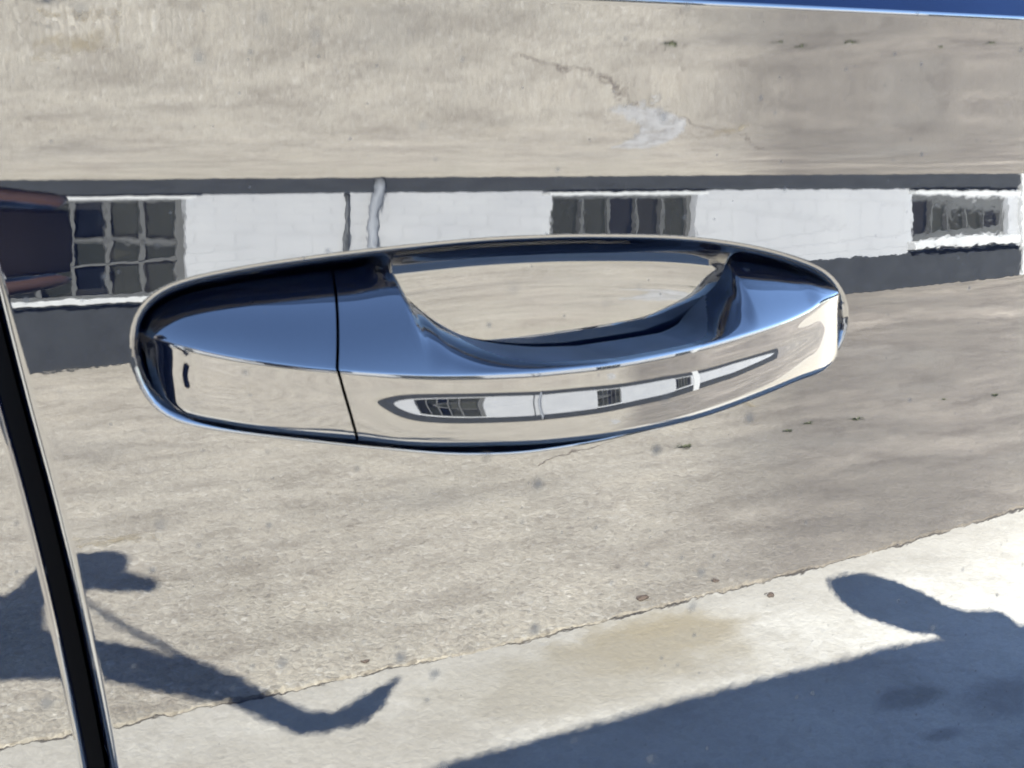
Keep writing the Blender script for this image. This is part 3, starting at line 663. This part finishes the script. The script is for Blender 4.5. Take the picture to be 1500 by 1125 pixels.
# left hand under the phone: palm below and behind, fingers bent up in front of its lower edge, thumb on the screen side
PC = CAM+RT*.072-UP*.024-FW*.007
def ph(a, b, c): return PC+RT*a+UP*b+FW*c-PL_
palm0, palm1 = ph(-.105, -.020, -.045), ph(-.055, -.040, -.034)
capsule(bm, loc(wrL), palm0, .026, .026); capsule(bm, palm0, palm1, .026, .022); capsule(bm, ph(-.055, -.044, -.030), ph(.0, -.060, -.014), .020, .015)
for b0, c0, ln in ((-.047, .006, .96), (-.049, -.012, 1.06), (-.058, -.026, 1.0), (-.070, -.032, .82)):
    a = ph(-.005, b0-.010, c0-.004); b = ph(.032*ln, b0-.004, c0); c = ph(.058*ln, b0, c0+.001); d = ph(.078*ln, b0+.003, c0-.001)
    capsule(bm, a, b, .0105, .0095); capsule(bm, b, c, .0095, .0086); capsule(bm, c, d, .0086, .0072)
capsule(bm, ph(-.048, -.060, -.03), ph(-.052, -.030, -.026), .014, .0105); capsule(bm, ph(-.052, -.030, -.026), ph(-.040, -.004, -.014), .0105, .0085)
# right hand relaxed at the side
hr = loc(wrR); dn = (loc(wrR)-loc(elR)).normalized(); sd = dn.cross(lat).normalized()
capsule(bm, hr, hr+dn*.07, .026, .030)
for k in range(4):
    q = hr+dn*.085+lat*(k-1.5)*.019; b = q+dn*.042+sd*.006; capsule(bm, q-dn*.02, b, .0095, .0088); capsule(bm, b, b+dn*(.030-.004*abs(k-1.4))+sd*.018, .0088, .0072)
capsule(bm, hr+dn*.02+lat*.022, hr+dn*.055+lat*.046, .013, .010); capsule(bm, hr+dn*.055+lat*.046, hr+dn*.085+lat*.050, .010, .008)
body = fused('body', bm, M['skin'], person, .0045, 5)
bm = bmesh.new()
ball(bm, loc(che)+Vector((0, 0, .02)), (.135, .215, .17), Matrix((face, lat, zz_)).transposed()); ball(bm, loc((-1.02, -.622, 1.06)), (.135, .185, .20), Matrix((face, lat, zz_)).transposed()); ball(bm, loc((-1.035, -.62, .95)), (.14, .19, .11), Matrix((face, lat, zz_)).transposed())
capsule(bm, loc(che)+Vector((0, 0, .08)), loc(nec)-Vector((0, 0, .02)), .11, .075)
for a, b, c in ((shL, elL, wrL), (shR, elR, wrR)):
    capsule(bm, loc(che)+Vector((0, 0, .06)), loc(a), .10, .076); capsule(bm, loc(a), loc(b), .070, .050); capsule(bm, loc(b), loc(b).lerp(loc(c), .93), .050, .038)
fused('jacket', bm, M['jacket'], person, .008, 4)
bm = bmesh.new()
for a, b, c in ((hipL, knL, anL), (hipR, knR, anR)):
    capsule(bm, loc(pel), loc(a), .115, .105); capsule(bm, loc(a), loc(b), .100, .072); capsule(bm, loc(b), loc(c)+Vector((0, 0, .01)), .072, .058)
fused('trousers', bm, M['trousers'], person, .009, 4)
for a in (anL, anR):
    bm = bmesh.new(); q = loc(a); q.z = 0
    ball(bm, q+face*.06+Vector((0, 0, .042)), (.135, .048, .040), Matrix((face, lat, zz_)).transposed()); capsule(bm, q+Vector((0, 0, .06)), q+Vector((0, 0, .11)), .045, .045)
    for v in bm.verts: v.co.z = max(v.co.z, .004)
    fused('shoe', bm, M['shoe'], person, .007, 2)
bm = bmesh.new(); ball(bm, hd(-.012, 0, .030), (.104, .086, .112), HR)
for v in list(bm.verts):
    q = HR.inverted() @ (v.co-loc(Hc))
    if q.z < -.03 or (q.x > .045 and q.z < .07): bm.verts.remove(v)
from_bm('hair', bm, M['hair'], person, True)
bm = bmesh.new(); ball(bm, hd(-.004, 0, .045), (.116, .098, .112), HR)
for v in list(bm.verts):
    q = HR.inverted() @ (v.co-loc(Hc))
    if q.z < .052: bm.verts.remove(v)
n = 17; ra = []; rb = []
for lay, dz in ((ra, 0), (rb, -.006)):
    for j in range(6):
        row = []
        for k in range(n):
            s = (k/(n-1)-.5)*2; inner = math.sqrt(max(0, 1-s*s)); x0 = .095*inner+.0; x1 = x0+.165*(1-s*s)**.75; x = x0+(x1-x0)*j/5
            row.append(bm.verts.new(hd(x, s*.100, .056-.018*s*s-.12*(x-.09)*(x > .09)+dz)))
        lay.append(row)
for lay in (ra, rb):
    for j in range(5):
        for k in range(n-1): bm.faces.new((lay[j][k], lay[j][k+1], lay[j+1][k+1], lay[j+1][k]))
for k in range(n-1): bm.faces.new((ra[5][k], ra[5][k+1], rb[5][k+1], rb[5][k]))
bmesh.ops.recalc_face_normals(bm, faces=bm.faces); from_bm('cap', bm, M['cap'], person, True)
for s in (-1, 1):
    bm = bmesh.new(); ball(bm, hd(.082, s*.031, .012), (.011, .013, .009), HR); from_bm('eye', bm, M['eye'], person, True)

phone = tag(empty('phone', PC), 'dark smartphone held out level in front of the door', 'phone')
PRM = Matrix((RT, UP, FW)).transposed().to_4x4(); phone.matrix_world = Matrix.Translation(PC) @ PRM
def rbox(name, sx, sy, sz, c, mat, parent, bev):
    bm = bmesh.new(); box(bm, c[0]-sx/2, c[0]+sx/2, c[1]-sy/2, c[1]+sy/2, c[2]-sz/2, c[2]+sz/2, bev); bmesh.ops.recalc_face_normals(bm, faces=bm.faces); return from_bm(name, bm, mat, parent, True)
bd = rbox('case', .166, .074, .008, (0, 0, 0), M['case'], phone, .0035)
rbox('screen', .158, .066, .0006, (0, 0, -.0043), M['glass'], phone, .0002)
cb = rbox('camera_plate', .032, .032, .0014, (-.064, .017, .0044), M['plastic'], phone, .0005)
for dx, dy in ((-.072, .010), (-.058, .018)):
    bm = bmesh.new(); tube(bm, [(dx, dy, .0048), (dx, dy, .0056)], [.0055, .0050], 24); from_bm('lens_ring', bm, M['glass'], cb)
bm = bmesh.new()
p0 = Vector((-.38, -.51, 1.075)); p1 = Vector((-.865, -.63, 1.505)); pts = []
for k in range(25): u = k/24; q = p0.lerp(p1, u); q.z -= .02*math.sin(math.pi*u); pts.append(q)
tube(bm, pts, .007, 8)
tag(from_bm('lanyard', bm, M['jacket'], None, True), 'thin dark cord running from the wrist up to the collar of the person', 'cord')
print('tris', sum(len(o.data.polygons)*2 for o in scene.objects if o.type == 'MESH'))
